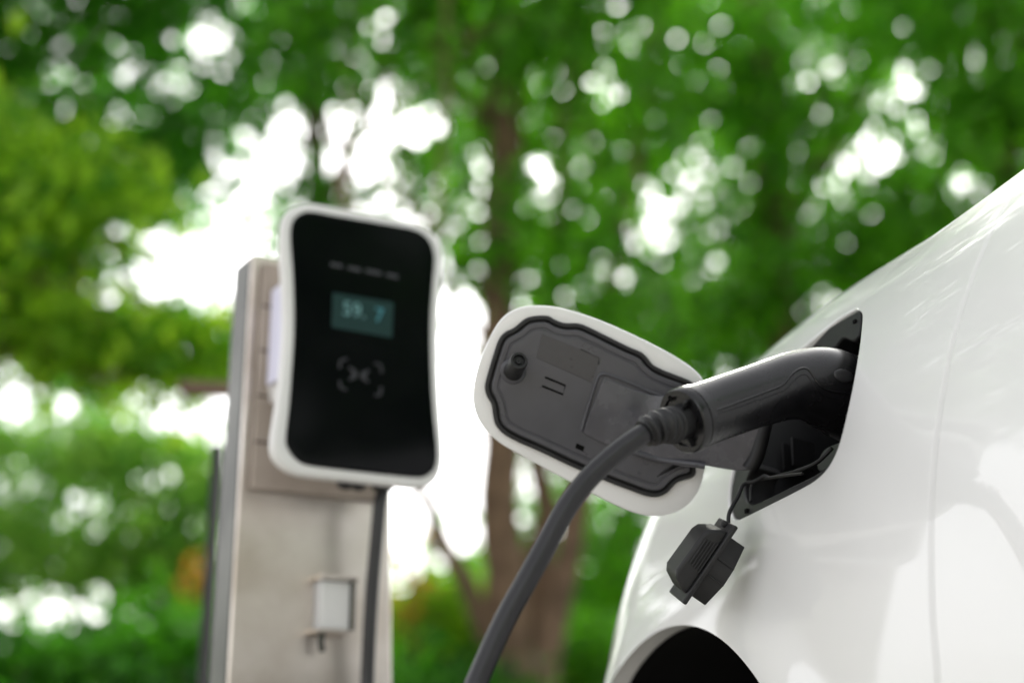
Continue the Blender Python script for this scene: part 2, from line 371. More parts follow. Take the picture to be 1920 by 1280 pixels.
# windscreen pillar and side window, beyond the frame
def car_pt(s, t, z): return O0 - s*FWD + t*OUT + z*UP
tube('windscreen_pillar', crom([car_pt(.50, -.24, 1.10), car_pt(.8, -.29, 1.30), car_pt(1.15, -.36, 1.50), car_pt(1.5, -.42, 1.56)], 20), .035, M['paint'], car, flat=.6)
wq = [car_pt(.74, -.215, 1.10), car_pt(1.55, -.215, 1.12), car_pt(1.5, -.40, 1.53), car_pt(1.17, -.36, 1.46)]
prism('side_window', wq, -OUT, .004, M['window'], car, smooth=False)

# ---- the pocket behind the charge port
nrm_port = nrm(Snorm(port[:, 0], port[:, 1]).mean(0)); pc = port.mean(0)
IN = -nrm(nrm_port*.55 + OUT*.45)
LP = S(port[:, 0], port[:, 1]) + IN*.012; Lc = LP.mean(0); n = len(LP)
def ring_at(depth, k): return Lc + (LP-Lc)*k + IN*depth
cport = None
rings = [ring_at(-.002, 1.012), ring_at(.002, 1.0), ring_at(.004, .93), ring_at(.012, .90), ring_at(.05, .86), ring_at(.11, .80), ring_at(.112, .3)]
V = np.vstack(rings + [[Lc + IN*.113]]); F = []
for q in range(len(rings)-1):
    F += [(q*n+i, q*n+(i+1) % n, (q+1)*n+(i+1) % n, (q+1)*n+i) for i in range(n)]
F += [((len(rings)-1)*n+i, (len(rings)-1)*n+(i+1) % n, len(rings)*n) for i in range(n)]
cport = mobj('charge_port', V, F, M['pocket'], car, True, 'black plastic pocket of the charge port')
fn = cport.data.polygons[0].normal
cport.data.set_sharp_from_angle(angle=math.radians(35))
# moulded frame round the mouth of the pocket, wider and paler at its lower front corner
low = np.array([(1364, 935), (1366, 955), (1376, 972), (1398, 968), (1440, 948), (1488, 924), (1526, 900), (1546, 876), (1522, 890), (1478, 911), (1440, 930), (1408, 944), (1395, 938), (1392, 915), (1398, 890), (1408, 868), (1380, 862), (1368, 900)])
def on_port(px, py, depth):
    """sight line onto the plane lying `depth` inside the port mouth"""
    d = ray(px, py); p0 = Lc + IN*depth; k = ((p0-CAM) @ IN)/(d @ IN); return CAM + d*k
def on_face(px, py, depth, g=[(.15, z_to_w(.88))]):
    x = solve(px, py, *g[0]); g[0] = tuple(x); return S(*x) + IN*depth
low = low + np.array([[2.0, 0]]*3 + [[1, -2.5]]*5 + [[0, 0]]*8 + [[3, 0]]*2)
lowp = np.array([on_face(x, y, .0022) for x, y in low])
lowf = prism('pocket_frame', crom(lowp, 70, True), IN, .03, M['rubber'], cport, bev=.0015, seg=2)
innr = crom(np.array([on_face(x, y, .0024) for x, y in [(1404, 938), (1404, 915), (1410, 900), (1428, 896), (1470, 890), (1500, 886)]]), 24)
tube('frame_rib', innr, .0014, M['rubber'], cport, 8)
obox('clip_slot', on_face(1398, 957, .0016), (nrm(on_port(1440, 935, .004)-on_port(1398, 957, .004)), UP, IN), (.003, .0018, .0016), M['underside'], cport)
upf = np.array([(1606, 584), (1614, 590), (1612, 625), (1600, 640), (1580, 634), (1560, 655), (1530, 650), (1500, 668), (1490, 664), (1530, 630)])
prism('upper_bracket', crom([on_port(x, y, .016) for x, y in upf], 50, True), IN, .02, M['pocket'], cport, bev=.002, seg=2)
obox('clip_slot', on_port(1603, 603, .0155), (nrm(on_port(1612, 600, .01)-on_port(1590, 612, .01)), UP, IN), (.0028, .0015, .001), M['underside'], cport)
# inlet socket deep in the pocket, under the connector head
inlet = S(*solve(1545, 742, .3)) + IN*.075
lathe('inlet_socket', inlet + IN*.03, -IN, [(0, .036), (.02, .036), (.022, .034), (.045, .033), (.045, .028), (.02, .027)], M['pocket'], cport, 48)
obox('inlet_plate', inlet + IN*.012, (UP, nrm(np.cross(UP, IN)), IN), (.075, .062, .006), M['pocket'], cport, bev=.004)
for q, (a, b) in enumerate([(1470, 872), (1488, 862), (1506, 852)]):
    obox('pocket_rib', on_port(a, b, .03), (nrm(np.cross(UP, IN)), UP, IN), (.0018, .014, .012), M['pocket'], cport, bev=.0006)
ledge = [on_port(x, y, .02) for x, y in [(1540, 850), (1552, 838), (1580, 828), (1574, 845), (1556, 874), (1538, 884), (1532, 872)]]
prism('pocket_ledge', crom(ledge, 40, True), IN, .03, M['plastic'], cport, bev=.002, seg=2)

# ---- the charge flap, swung open to face the camera
FL_N = nrm(-ray(1110, 775) + np.array([.10, 0, -.04])); FL_O = P(1110, 775, 1.37)
def fl(px, py, off=0.0):
    d = ray(px, py); p0 = FL_O + FL_N*off; return CAM + d*(((p0-CAM) @ FL_N)/(d @ FL_N))
LID_PX = [(985, 574), (1022, 573), (1060, 579), (1130, 602), (1220, 643), (1285, 680), (1316, 708), (1330, 745), (1330, 800), (1325, 860), (1316, 905), (1302, 933), (1278, 955), (1240, 967), (1200, 964),
          (1150, 945), (1080, 909), (1000, 866), (940, 832), (908, 803), (891, 771), (887, 735), (895, 690), (911, 648), (932, 608), (955, 585)]
flap = None
lid = crom([fl(x, y) for x, y in LID_PX], 150, True); lc = lid.mean(0); n = len(lid)
def fl_rings(spec, base, cen):
    """spec: (offset along the face normal, inset in metres towards the inside)"""
    T = np.roll(base, -1, 0)-np.roll(base, 1, 0); m = np.cross(T, FL_N); m /= np.linalg.norm(m, axis=1)[:, None]
    if ((cen-base)*m).sum() < 0: m = -m
    return [base + m*b + FL_N*a for a, b in spec]
def fl_solid(name, spec, base, mt, parent, close_first=True, label=None, crown=None):
    cen = base.mean(0); R = fl_rings(spec, base, cen); n = len(base); V = np.vstack(R); F = []
    for q in range(len(R)-1): F += [(q*n+i, q*n+(i+1) % n, (q+1)*n+(i+1) % n, (q+1)*n+i) for i in range(n)]
    F.append(tuple((len(R)-1)*n+i for i in range(n)))
    if close_first: F.append(tuple(range(n-1, -1, -1)))
    return fix_normals(mobj(name, V, F, mt, parent, True, label, auto=32))
# painted skin with a hemmed, rounded edge (its outside is slightly domed)
flap = fl_solid('charge_flap', [(-.0130, .030), (-.0125, .012), (-.0095, .0035), (-.006, .0008), (-.002, 0), (-.0004, .0007), (0, .002), (0, .010)], lid, M['paint'], car, label='white charge flap standing open, black liner inside')
Z1 = lambda pts: [(860 + x/2.4, 540 + y/2.4) for x, y in pts]
LINER = Z1([(300, 140), (345, 128), (400, 128), (432, 145), (475, 160), (540, 162), (600, 186), (680, 226), (760, 265), (818, 290), (845, 315), (872, 347), (930, 376), (1000, 402), (1045, 424), (1090, 470), (1105, 560),
            (1095, 680), (1075, 770), (1062, 805), (1062, 832), (1045, 850), (1010, 860), (978, 872), (955, 895), (930, 920), (890, 935), (840, 930), (770, 905), (690, 875), (600, 838), (500, 795), (420, 757), (340, 720), (260, 685),
            (200, 650), (168, 612), (156, 565), (150, 522), (128, 482), (120, 440), (134, 380), (158, 300), (182, 232), (210, 200), (250, 180)])
gas = crom([fl(x, y, .001) for x, y in LINER], 220, True)
fl_solid('flap_gasket', [(-.002, .002), (.0, 0), (.0035, -.0006), (.0052, .0008), (.0052, .0032), (.003, .0050), (.003, .02)], gas, M['rubber'], flap, label='black rubber seal with a wavy outline')
T = np.roll(gas, -1, 0)-np.roll(gas, 1, 0); mm = np.cross(T, FL_N); mm /= np.linalg.norm(mm, axis=1)[:, None]
if ((gas.mean(0)-gas)*mm).sum() < 0: mm = -mm
lin = crom((gas + mm*.0062)[::3], 180, True)
fl_solid('flap_liner', [(.000, .001), (.0062, 0), (.0070, .0008), (.0070, .0046), (.0062, .0054), (.0062, .0064), (.0070, .0072), (.0074, .012)], lin, M['plastic_soft'], flap, label='charcoal plastic inner liner of the flap')
LZ = .0095                              # height of the liner's face
# rubber stop peg
pg0, pg1 = fl(*Z1([(246, 372)])[0], LZ-.001), fl(*Z1([(272, 325)])[0], .040)
pax = nrm(pg1-pg0); pl = np.linalg.norm(pg1-pg0)
lathe('stop_base', pg0 - pax*.001, FL_N, [(0, .0125), (.0015, .0125), (.0025, .0115), (.003, .009)], M['plastic_soft'], flap, 36)
lathe('stop_peg', pg0, pax, [(0, .0098), (.004, .0088), (pl*.55, .0080), (pl*.56, .0090), (pl*.93, .0086), (pl, .0078), (pl, .0058), (pl-.004, .0052), (pl-.004, .0030), (pl-.0015, .0026), (pl-.0015, .0008), (pl-.003, .0005)], M['rubber'], flap, 40, label='black rubber stop peg')
# faint raised plate
pq = [fl(x, y, LZ-.0015) for x, y in Z1([(374, 205), (636, 312), (598, 425), (348, 312)])]
prism('label_plate', pq, FL_N, .0008, M['plastic_plate'], flap, smooth=False, bev=.0002, seg=1)
def groove(name, pts, r=.0009): return tube(name, np.array([fl(x, y, .0083) for x, y in Z1(pts)]), r, M['underside'], flap, 6)
groove('panel_groove', [(548, 275), (632, 316), (630, 344)], .0006)
groove('clip_groove', [(388, 400), (480, 438), (470, 478), (375, 440)], .0011)
sq = [fl(x, y, .0084) for x, y in Z1([(531, 697), (566, 713), (560, 735), (525, 719)])]
prism('square_slot', sq, FL_N, .0004, M['underside'], flap, smooth=False)
rim = crom([fl(x, y, LZ-.001) for x, y in Z1([(552, 640), (575, 560), (600, 480), (625, 405), (650, 386), (690, 395), (780, 430), (860, 465), (920, 490)])], 50)
tube('recess_lip', rim, .0018, M['plastic_soft'], flap, 10)
# flat gooseneck hinge plate from the liner into the pocket
HG = [(fl(1132, 707, .0105)), fl(1180, 727, .011), fl(1240, 742, .013), P(1330, 730, 1.345), P(1400, 745, 1.342), P(1444, 768, 1.340)]
HB = [(fl(1093, 812, .0105)), fl(1135, 832, .011), fl(1200, 852, .013), P(1310, 870, 1.35), P(1360, 879, 1.345), P(1390, 882, 1.342), P(1418, 878, 1.340)]
hg, hb = crom(HG, 40), crom(HB, 40); n = 40; rows = 8; V = []
tdir = nrm(np.cross(hg[20]-hb[20], hg[30]-hg[10])); tdir = tdir if tdir @ FL_N > 0 else -tdir
for lay in (0, 1):
    for r in range(rows+1):
        f = r/rows; V.append(hg*(1-f) + hb*f + tdir*(.0035*math.sin(math.pi*f)*.6) - tdir*.0035*lay)
V = np.vstack(V); F = []; q = (rows+1)*n
for lay in (0, 1):
    for r in range(rows):
        for i in range(n-1): F.append((lay*q+r*n+i, lay*q+r*n+i+1, lay*q+(r+1)*n+i+1, lay*q+(r+1)*n+i))
for r in (0, rows):
    for i in range(n-1): F.append((r*n+i, r*n+i+1, q+r*n+i+1, q+r*n+i))
for i in (0, n-1):
    for r in range(rows): F.append((r*n+i, (r+1)*n+i, q+(r+1)*n+i, q+r*n+i))
bevel(fix_normals(mobj('hinge_arm', V, F, M['arm'], flap, True, 'flat black hinge arm reaching into the port', auto=40)), .0008, 2, 50)
lip = np.array([fl(1185, 846, .0135), fl(1240, 862, .015), P(1306, 871, 1.346), P(1322, 874, 1.344)])
tube('hinge_lip', crom(lip, 16), .0030, M['plastic_soft'], flap, 10)
hx = np.array([P(1437, 778, 1.345), P(1420, 850, 1.342), P(1404, 880, 1.342)])
tube('hinge_barrel', crom(hx, 10), .0075, M['rubber'], flap, 14)

# ---- dust cap hanging from its tether below the port
CX = P(1318, 1050, 1.285)
e1 = nrm(-.57*CR - .82*CU - .06*CF); e2 = nrm(.83*CR - .56*CU + .10*CF); e2 = nrm(e2 - e1*(e2 @ e1)); e3 = np.cross(e1, e2)
if e3 @ CF > 0: e3 = -e3               # e1 down the flange, e2 towards the plug end, e3 towards the viewer
cap = obox('dust_cap', CX, (e1, e3, e2), (.0415, .027, .0023), M['rubber'], car, bev=.0015, label='black rubber inlet cap dangling below the open port')
gl = [(-.0335, 0), (-.0318, -.0075), (-.0250, -.0175), (-.0188, -.0200), (.0202, -.0212), (.0265, -.0175), (.0325, -.006), (.0335, 0)]
gl = crom([CX + e1*a + e2*b + e3*.022 for a, b in gl], 60, True) if False else np.array([CX + e1*a + e2*b + e3*.022 for a, b in gl])
prism('grip', gl, -e3, .044, M['rubber'], cap, bev=.0035, seg=4)
for q in range(5):
    b = -.0150 + q*.0028
    tube('grip_rib', np.array([CX + e1*(-.0165-q*.0007) + e2*b + e3*.0223, CX + e1*(.0085+q*.0007) + e2*b + e3*.0223]), .0010, M['rubber'], cap, 8)
# stepped plug: D-shaped hollow shell in three facets
oct_ = [(-.031, .010), (-.0087, .0205), (.0082, .0215), (.032, .009), (.032, -.012), (.0, -.021), (-.031, -.012)]
plug = prism('plug', [CX + e1*a + e3*b + e2*.0018 for a, b in oct_], e2, .0205, M['rubber'], cap, bev=.0006, seg=2)
for a, b in ((-.0087, .0207), (.0082, .0217)):
    tube('plug_ridge', np.array([CX + e1*a + e3*b + e2*.003, CX + e1*a + e3*b + e2*.0218]), .0010, M['rubber'], plug, 8)
tip = CX - e1*.041 + e3*.004
lathe('tether_eye', tip - e1*.002 - CR*.003, e1, [(0, .0), (.0006, .0036), (.003, .0048), (.006, .0036), (.0066, 0)], M['rubber'], cap, 20)
tp = [tip - CR*.001, P(1368, 960, 1.30), P(1384, 930, 1.315), P(1394, 908, 1.33), P(1412, 903, 1.33), P(1424, 897, 1.325), P(1434, 892, 1.32), P(1444, 896, 1.315), P(1462, 891, 1.305), P(1490, 884, 1.285), P(1530, 868, 1.26), P(1560, 840, 1.25)]
tube('tether', crom(tp, 90), .0019, M['rubber'], cap, 10)

# ------------------------------------------------------------------ charging connector and its cable
con = empty('charging_connector', tuple(P(1283, 788, 1.18)), 'black charging connector and grey cable plugged into the white car', 'connector')
E_ = P(1283, 788, 1.18)
gp = [E_, P(1340, 768, 1.200), P(1420, 741, 1.226), P(1490, 722, 1.250), P(1545, 726, 1.268), P(1592, 748, 1.286), P(1650, 780, 1.30)]
gr = [.0258, .0252, .0257, .0285, .0345, .0365, .034]
pp = crom(np.c_[np.array(gp), np.array(gr)], 60)
V, F = sweep(pp[:, :3], pp[:, 3], 48, True, 1.06)
gun = fix_normals(mobj('handle', V, F, M['handle'], con, True, 'matte black curved connector handle', auto=60))
bvh = BVHTree.FromPolygons([tuple(v) for v in V], F)
def on_gun(px, py, lift=0):
    d = Vector(ray(px, py)).normalized(); h = bvh.ray_cast(Vector(CAM), d); p, nn = h[0], h[1]
    if p is None: return None
    if nn.dot(d) > 0: nn = -nn
    return np.array(p + nn*lift)
def gun_line(name, pts, r, mt, parent, lift=0.0, n=90):
    q = crom(pts, n); L = [on_gun(x, y, lift) for x, y in q]; L = np.array([l for l in L if l is not None])
    for _ in range(2): L[1:-1] = (L[:-2]+2*L[1:-1]+L[2:])/4
    return tube(name, L, r, mt, parent, 8)
seam = [(1312, 778), (1350, 766), (1400, 748), (1445, 731), (1468, 721), (1482, 704), (1498, 692), (1512, 690), (1522, 700), (1534, 718), (1548, 730), (1570, 735), (1590, 738)]
gun_line('seam_ridge', seam, .0011, M['handle_gloss'], gun)
seam2 = [(1310, 787), (1350, 774), (1400, 757), (1447, 740), (1472, 730), (1490, 712), (1502, 702), (1512, 701), (1520, 712), (1530, 728), (1546, 742), (1570, 748)]
gun_line('seam_ridge', seam2, .0007, M['handle_gloss'], gun)
# raised pad over the knee
def gun_patch(name, poly, th, mt):
    q = crom(poly, 40, True); L = [on_gun(x, y) for x, y in q]; L = np.array([l for l in L if l is not None]); c2 = np.array(poly).mean(0); c = on_gun(*c2, th)
    m = len(L); V = [L]; F = []
    for k, lift in ((.97, th*.8), (.90, th), (.5, th)):
        V.append(np.array([on_gun(*(c2 + (p-c2)*k), lift) for p in q]))
    V = np.vstack(V + [[c]]); mm_ = m
    for r_ in range(3): F += [(r_*mm_+i, r_*mm_+(i+1) % mm_, (r_+1)*mm_+(i+1) % mm_, (r_+1)*mm_+i) for i in range(mm_)]
    F += [(3*mm_+i, 3*mm_+(i+1) % mm_, 4*mm_) for i in range(mm_)]
    return fix_normals(mobj(name, V, F, mt, gun))
gun_patch('release_button', [(1564, 697), (1576, 692), (1592, 697), (1599, 706), (1594, 716), (1578, 716), (1566, 708)], .0012, M['plastic'])
# end collar and end face
ax = nrm(pp[0, :3]-pp[3, :3])
collar = lathe('end_cap', E_ - ax*.014, ax, [(0, .0259), (.0005, .0276), (.008, .0280), (.0085, .0270), (.0092, .0280), (.0155, .0278), (.0172, .0264), (.0172, .0216), (.0150, .0208)], M['handle'], con, 56, label='round black end cap of the handle')
u_ = nrm(np.cross(ax, UP)); v_ = np.cross(u_, ax)
for q in range(6):
    a = math.radians(20 + 60*q); d = u_*math.cos(a)+v_*math.sin(a)
    if q % 2: lathe('screw_hole', E_ + ax*.0030 + d*.0212, ax, [(0, .0028), (.0004, .0028), (.0004, .0012), (.0002, .0005)], M['underside'], collar, 14)
    else: obox('end_web', E_ + ax*.0040 + d*.0175, (d, np.cross(d, ax), ax), (.0055, .0012, .003), M['handle'], collar, bev=.0005)
# ribbed strain relief
bt = crom([E_ + ax*.000, E_ + ax*.012 - CU*.0005, P(1243, 798, 1.158), P(1224, 804, 1.152), P(1208, 813, 1.148)], 90)
tt = np.linspace(0, 1, 90); rr = .0150 - .0036*tt + .0019*np.where((tt > .3), np.sign(np.sin(tt*2*math.pi*7))*np.abs(np.sin(tt*2*math.pi*7))**.6, 0)
tube('strain_relief', bt, rr, M['rubber'], con, 32, label='ribbed rubber strain relief')
cab = [bt[-6], P(1208, 812, 1.147), P(1160, 845, 1.142), P(1105, 895, 1.135), P(1060, 955, 1.125), P(1022, 1025, 1.115), P(985, 1092, 1.105), P(945, 1165, 1.095), P(900, 1265, 1.08), P(850, 1390, 1.06)]
c_end = cab[-1]
gl_px = P(712, 925, 1.80)
cab += [c_end + [-.05, -.01, -.13], c_end + [-.12, .02, -.24], np.array([-.30, 1.05, .10]), np.array([-.36, 1.16, .018]), np.array([-.42, 1.30, .0145]), np.array([-.36, 1.52, .0145])]
tube('cable', crom(cab, 260), .0087, M['cable'], con, 24, label='charcoal grey cable curving down from the handle')

# ------------------------------------------------------------------ wall charger on its steel post
BETA = math.radians(30); WR = np.array([math.cos(BETA), math.sin(BETA), 0]); WN = np.array([math.sin(BETA), -math.cos(BETA), 0]); WC = P(672, 648, 1.75)
def wp(px, py, back=0.0):
    d = ray(px, py); p0 = WC - WN*back; return CAM + d*(((p0-CAM) @ WN)/(d @ WN))
Z3 = lambda pts: [(380 + x/2.065, 340 + y/2.065) for x, y in pts]
RIM = Z3([(305, 170), (315, 130), (345, 98), (390, 82), (430, 82), (520, 98), (640, 120), (760, 145), (830, 162), (880, 185), (915, 215), (933, 260), (935, 310), (926, 420), (919, 540), (917, 640), (919, 760), (925, 880), (932, 980), (935, 1060), (927, 1120),
          (905, 1160), (865, 1182), (820, 1186), (700, 1174), (550, 1158), (430, 1146), (360, 1134), (305, 1102), (275, 1060), (268, 1005), (279, 920), (294, 820), (307, 700), (315, 600), (317, 500), (312, 380), (305, 260)])
GLS = Z3([(340, 190), (350, 150), (380, 125), (420, 118), (520, 135), (640, 155), (760, 175), (820, 188), (860, 210), (885, 245), (897, 300), (890, 400), (882, 520), (881, 640), (885, 780), (893, 900), (903, 1000), (906, 1070), (895, 1115), (865, 1140), (830, 1147),
          (700, 1135), (550, 1118), (430, 1103), (380, 1090), (345, 1060), (323, 1020), (322, 980), (335, 860), (345, 720), (352, 600), (353, 480), (348, 350), (340, 240)])
chg = empty('wall_charger', tuple(WC - UP*.17), 'white framed wall charger with black glass front and small lit display', 'charger')
rimL = crom([wp(x, y) for x, y in RIM], 160, True); rc = rimL.mean(0)
def wn_solid(name, base, spec, mt, parent, label=None, auto=35):
    cen = base.mean(0); T = np.roll(base, -1, 0)-np.roll(base, 1, 0); m = np.cross(T, WN); m /= np.linalg.norm(m, axis=1)[:, None]
    if ((cen-base)*m).sum() < 0: m = -m
    R = [base + m*b + WN*a for a, b in spec]; n = len(base); V = np.vstack(R); F = []
    for q in range(len(R)-1): F += [(q*n+i, q*n+(i+1) % n, (q+1)*n+(i+1) % n, (q+1)*n+i) for i in range(n)]
    F.append(tuple((len(R)-1)*n+i for i in range(n))); F.append(tuple(range(n-1, -1, -1)))
    return fix_normals(mobj(name, V, F, mt, parent, True, label, auto=auto))
case = wn_solid('front_frame', rimL, [(-.022, .007), (-.018, .003), (-.008, 0), (-.003, .001), (-.0008, .003), (0, .006), (0, .012)], M['case'], chg, 'white waisted frame round the black glass')
wn_solid('glass_front', crom([wp(x, y) for x, y in GLS], 160, True), [(-.001, 0), (.0010, 0), (.0016, .0012), (.0017, .004)], M['glass'], chg, 'glossy black glass front')
# back housing
def wl(u, v, back): return WC + WR*u + UP*v - WN*back
hx0, hx1, hv0, hv1 = -.076, .08, -.062, .098
hl = crom([wl(hx0, hv0+.02, .03), wl(hx0, hv1-.02, .03), wl(hx0+.02, hv1, .03), wl(hx1-.02, hv1, .03), wl(hx1, hv1-.02, .03), wl(hx1, hv0+.02, .03), wl(hx1-.02, hv0, .03), wl(hx0+.02, hv0, .03)], 64, True)
hous = prism('back_housing', hl, -WN, .082, M['case'], chg, bev=.003)
st = [wl(hx0-.0030, -.040, .038), wl(hx0-.0030, .085, .038), wl(hx0-.0030, .085, .092), wl(hx0-.0030, -.040, .092)]
prism('sticker', st, -WR, .0030, M['sticker'], hous, smooth=False, label='pale lavender sticker on the side')
G = .0021
def quad(name, pts, mt, parent, lift, th=.0003):
    return prism(name, [wp(x, y, -lift) for x, y in pts], -WN, th, mt, parent, smooth=False)
scr = quad('display', [(624, 548), (738, 567), (735, 633), (622, 613)], M['screen'], chg, .0023, .0005); scr['label'] = 'small lit teal display showing a number'
def text(name, s, px, py, h, mt, parent, lift):
    cu = bpy.data.curves.new(name, 'FONT'); cu.body = s; cu.size = h; cu.align_x = 'CENTER'; cu.align_y = 'CENTER'; cu.extrude = .0001
    to = bpy.data.objects.new('tmp', cu); COL.objects.link(to); dg = bpy.context.evaluated_depsgraph_get(); me = bpy.data.meshes.new_from_object(to.evaluated_get(dg))
    bpy.data.objects.remove(to); c = wp(px, py, -lift)
    V = [c + WR*v.co.x + UP*v.co.y + WN*v.co.z for v in me.vertices]; F = [tuple(p.vertices) for p in me.polygons]
    return mobj(name, V, F, mt, parent, False)
text('digits', '59.', 664, 582, .026, M['digit'], scr, .0026)
text('digits', '7', 711, 592, .026, M['digit_blue'], scr, .0026)
for (x, y, wd) in ((631, 497, 11), (665, 504, 12), (701, 510, 15), (736, 517, 11)):          # four small printed captions, too blurred to read
    for j in range(4):
        xx = x - wd + j*wd*.5; yy = y + (j-1.5)*wd*.5*.2
        quad('printed_caption', [(xx, yy-4), (xx+wd*.42, yy-3.2), (xx+wd*.42, yy+4), (xx, yy+3.2)], M['print'], chg, .0020)
def mark(pts, wd):
    L = np.array([wp(x, y, -.0021) for x, y in crom(pts, 12)]); return tube('card_symbol', L, wd, M['print'], chg, 6)
mark([(637, 690), (639, 676), (651, 673)], .0012); mark([(702, 681), (714, 685), (715, 699)], .0012)
mark([(637, 714), (639, 726), (650, 731)], .0012); mark([(714, 725), (713, 739), (702, 741)], .0012)
mark([(655, 688), (664, 700), (656, 712)], .0018); mark([(663, 692), (668, 701), (663, 710)], .0014)
mark([(690, 694), (682, 705), (690, 716)], .0018); mark([(682, 697), (677, 704), (682, 712)], .0014)
# cable glands under the case, and the charger's own black lead down the post
lead0 = wl(.045, -.158, .034)
gl0 = [wp(648, 903, .045), wp(672, 905, .045), wp(718, 908, .045)]
for q, g in enumerate(gl0):
    rr_ = .012 if q == 2 else .009
    lathe('cable_gland', g + UP*.012, -UP, [(0, rr_), (.010, rr_), (.011, rr_*1.15), (.018, rr_*1.15), (.019, rr_*.8), (.026 if q == 2 else .021, rr_*.6)], M['rubber'], chg, 20)
lead = [gl0[2] - UP*.01, wp(712, 945, .045), wp(706, 1010, .05), wp(698, 1100, .06), wp(692, 1200, .07), wp(688, 1300, .075), wp(684, 1450, .07)]
le = lead[-1]; lead += [np.array([le[0], le[1], .12]), np.array([le[0]+.01, le[1]-.03, .03]), np.array([-.30, 1.62, .0145]), np.array([-.36, 1.5205, .0145])]
tube('lead', crom(lead, 160), .0085, M['cable_black'], chg, 16, label='thin black lead hanging down the post')
# the post: a folded brushed-steel column
PB = .114
a0, a1 = wp(459, 474, PB), wp(442, 1280, PB); b0, b1 = wp(728, 600, PB), wp(749, 1280, PB)
def uo(p): return (p-WC) @ WR
uL, uR0, uR1 = (uo(a0)+uo(a1))/2, uo(b0), uo(b1); ztop = a0[2]
post = empty('charger_post', tuple(WC + WR*(uL+uR1)/2 - WN*PB - UP*WC[2]), 'brushed steel post carrying the wall charger', 'post')
def pz(u, z, back): return np.array([*(WC + WR*u - WN*back)[:2], z])
uRt = uR0; uRb = uR1 + (uR1-uR0)*.5
pl_ = [pz(uL, 0, PB), pz(uL, ztop, PB), pz(uRt, ztop, PB), pz(uRb, 0, PB)]
bevel(prism('steel_face', pl_, -WN, .006, M['steel'], post, auto=40), .0025, 3)
prism('side_channel', [pz(uL-.001, 0, PB+.0065), pz(uL-.001, ztop-.001, PB+.0065), pz(uL-.001, ztop-.001, PB+.062), pz(uL-.001, 0, PB+.062)], WR, .004, M['fittings_reflection'], post, bev=.001, seg=2, label='side face of the post, dark reflection painted in')
prism('side_channel', [pz(uRt-.012, 0, PB+.0065), pz(uRt-.012, ztop-.001, PB+.0065), pz(uRt-.012, ztop-.001, PB+.062), pz(uRt-.012, 0, PB+.062)], WR, .004, M['fittings_reflection'], post, bev=.001, seg=2)
prism('base_plate', [pz(uL-.05, .002, PB-.05), pz(uRb+.05, .002, PB-.05), pz(uRb+.05, .002, PB+.12), pz(uL-.05, .002, PB+.12)], UP, .010, M['fittings_reflection'], post, bev=.001)
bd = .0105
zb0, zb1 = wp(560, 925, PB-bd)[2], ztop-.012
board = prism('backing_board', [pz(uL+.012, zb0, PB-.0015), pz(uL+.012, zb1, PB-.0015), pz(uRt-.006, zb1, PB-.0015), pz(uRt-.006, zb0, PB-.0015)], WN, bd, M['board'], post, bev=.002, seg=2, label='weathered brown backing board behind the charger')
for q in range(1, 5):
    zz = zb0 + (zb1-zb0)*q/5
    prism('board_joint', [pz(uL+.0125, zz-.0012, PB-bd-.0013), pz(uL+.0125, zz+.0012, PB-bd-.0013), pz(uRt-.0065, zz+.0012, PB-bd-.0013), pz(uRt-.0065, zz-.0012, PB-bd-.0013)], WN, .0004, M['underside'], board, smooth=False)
# latch box on the post
lb = wp(622, 1135, PB-.012)
box = empty('latch_box', tuple(lb - UP*.032), 'small white latch box fixed low on the steel post', 'box')
obox('box_body', lb, (WR, UP, WN), (.0195, .030, .0118), M['case'], box, bev=.002)
obox('box_lid', lb + UP*.0325 + WR*.002 + WN*.004, (WR, WN, UP), (.026, .016, .0024), M['steel'], box, bev=.0012)
obox('box_sill', lb - UP*.0325 - WR*.004 + WN*.003, (WR, WN, UP), (.024, .015, .0022), M['steel'], box, bev=.0012)
obox('hinge_bar', lb + WR*.0225 + WN*.004, (WR, WN, UP), (.0026, .010, .030), M['fittings_reflection'], box, bev=.001)
tube('hasp', crom([lb - UP*.034 - WR*.014 + WN*.006, lb - UP*.045 - WR*.016 + WN*.008, lb - UP*.056 - WR*.013 + WN*.006], 12), .0042, M['fittings_reflection'], box, 10)
# black gate post and its timber rail behind the charger post
gpz = P(404, 835, 2.3); gpz = P(409, 835, 2.3); gpb = np.array([gpz[0], gpz[1], 0])
gate = empty('gate_post', tuple(gpb), 'thin black metal gate post just left of the steel post', 'gate post')
obox('upright', gpb + UP*gpz[2]/2, (CR, [0, 1, 0], UP), (.008, .008, gpz[2]/2), M['black_metal'], gate, bev=.002)
obox('foot_plate', gpb + UP*.006, (CR, [0, 1, 0], UP), (.05, .05, .004), M['black_metal'], gate, bev=.001)
r0, r1 = P(338, 727, 3.0), P(640, 742, 3.0)
rb = np.array([r1[0], r1[1], 0]); rail = empty('timber_frame', tuple(rb), 'brown timber rail reaching out left behind the steel post', 'frame')
obox('crossbar', (r0+r1)/2, (nrm(r1-r0), [0, 1, 0], UP), (np.linalg.norm(r1-r0)/2, .02, .0135), M['wood'], rail, bev=.003)
obox('upright', rb + UP*r1[2]/2, (CR, [0, 1, 0], UP), (.03, .021, r1[2]/2), M['wood'], rail, bev=.003)

# ------------------------------------------------------------------ trees and shrubs
RNG = np.random.default_rng(7)
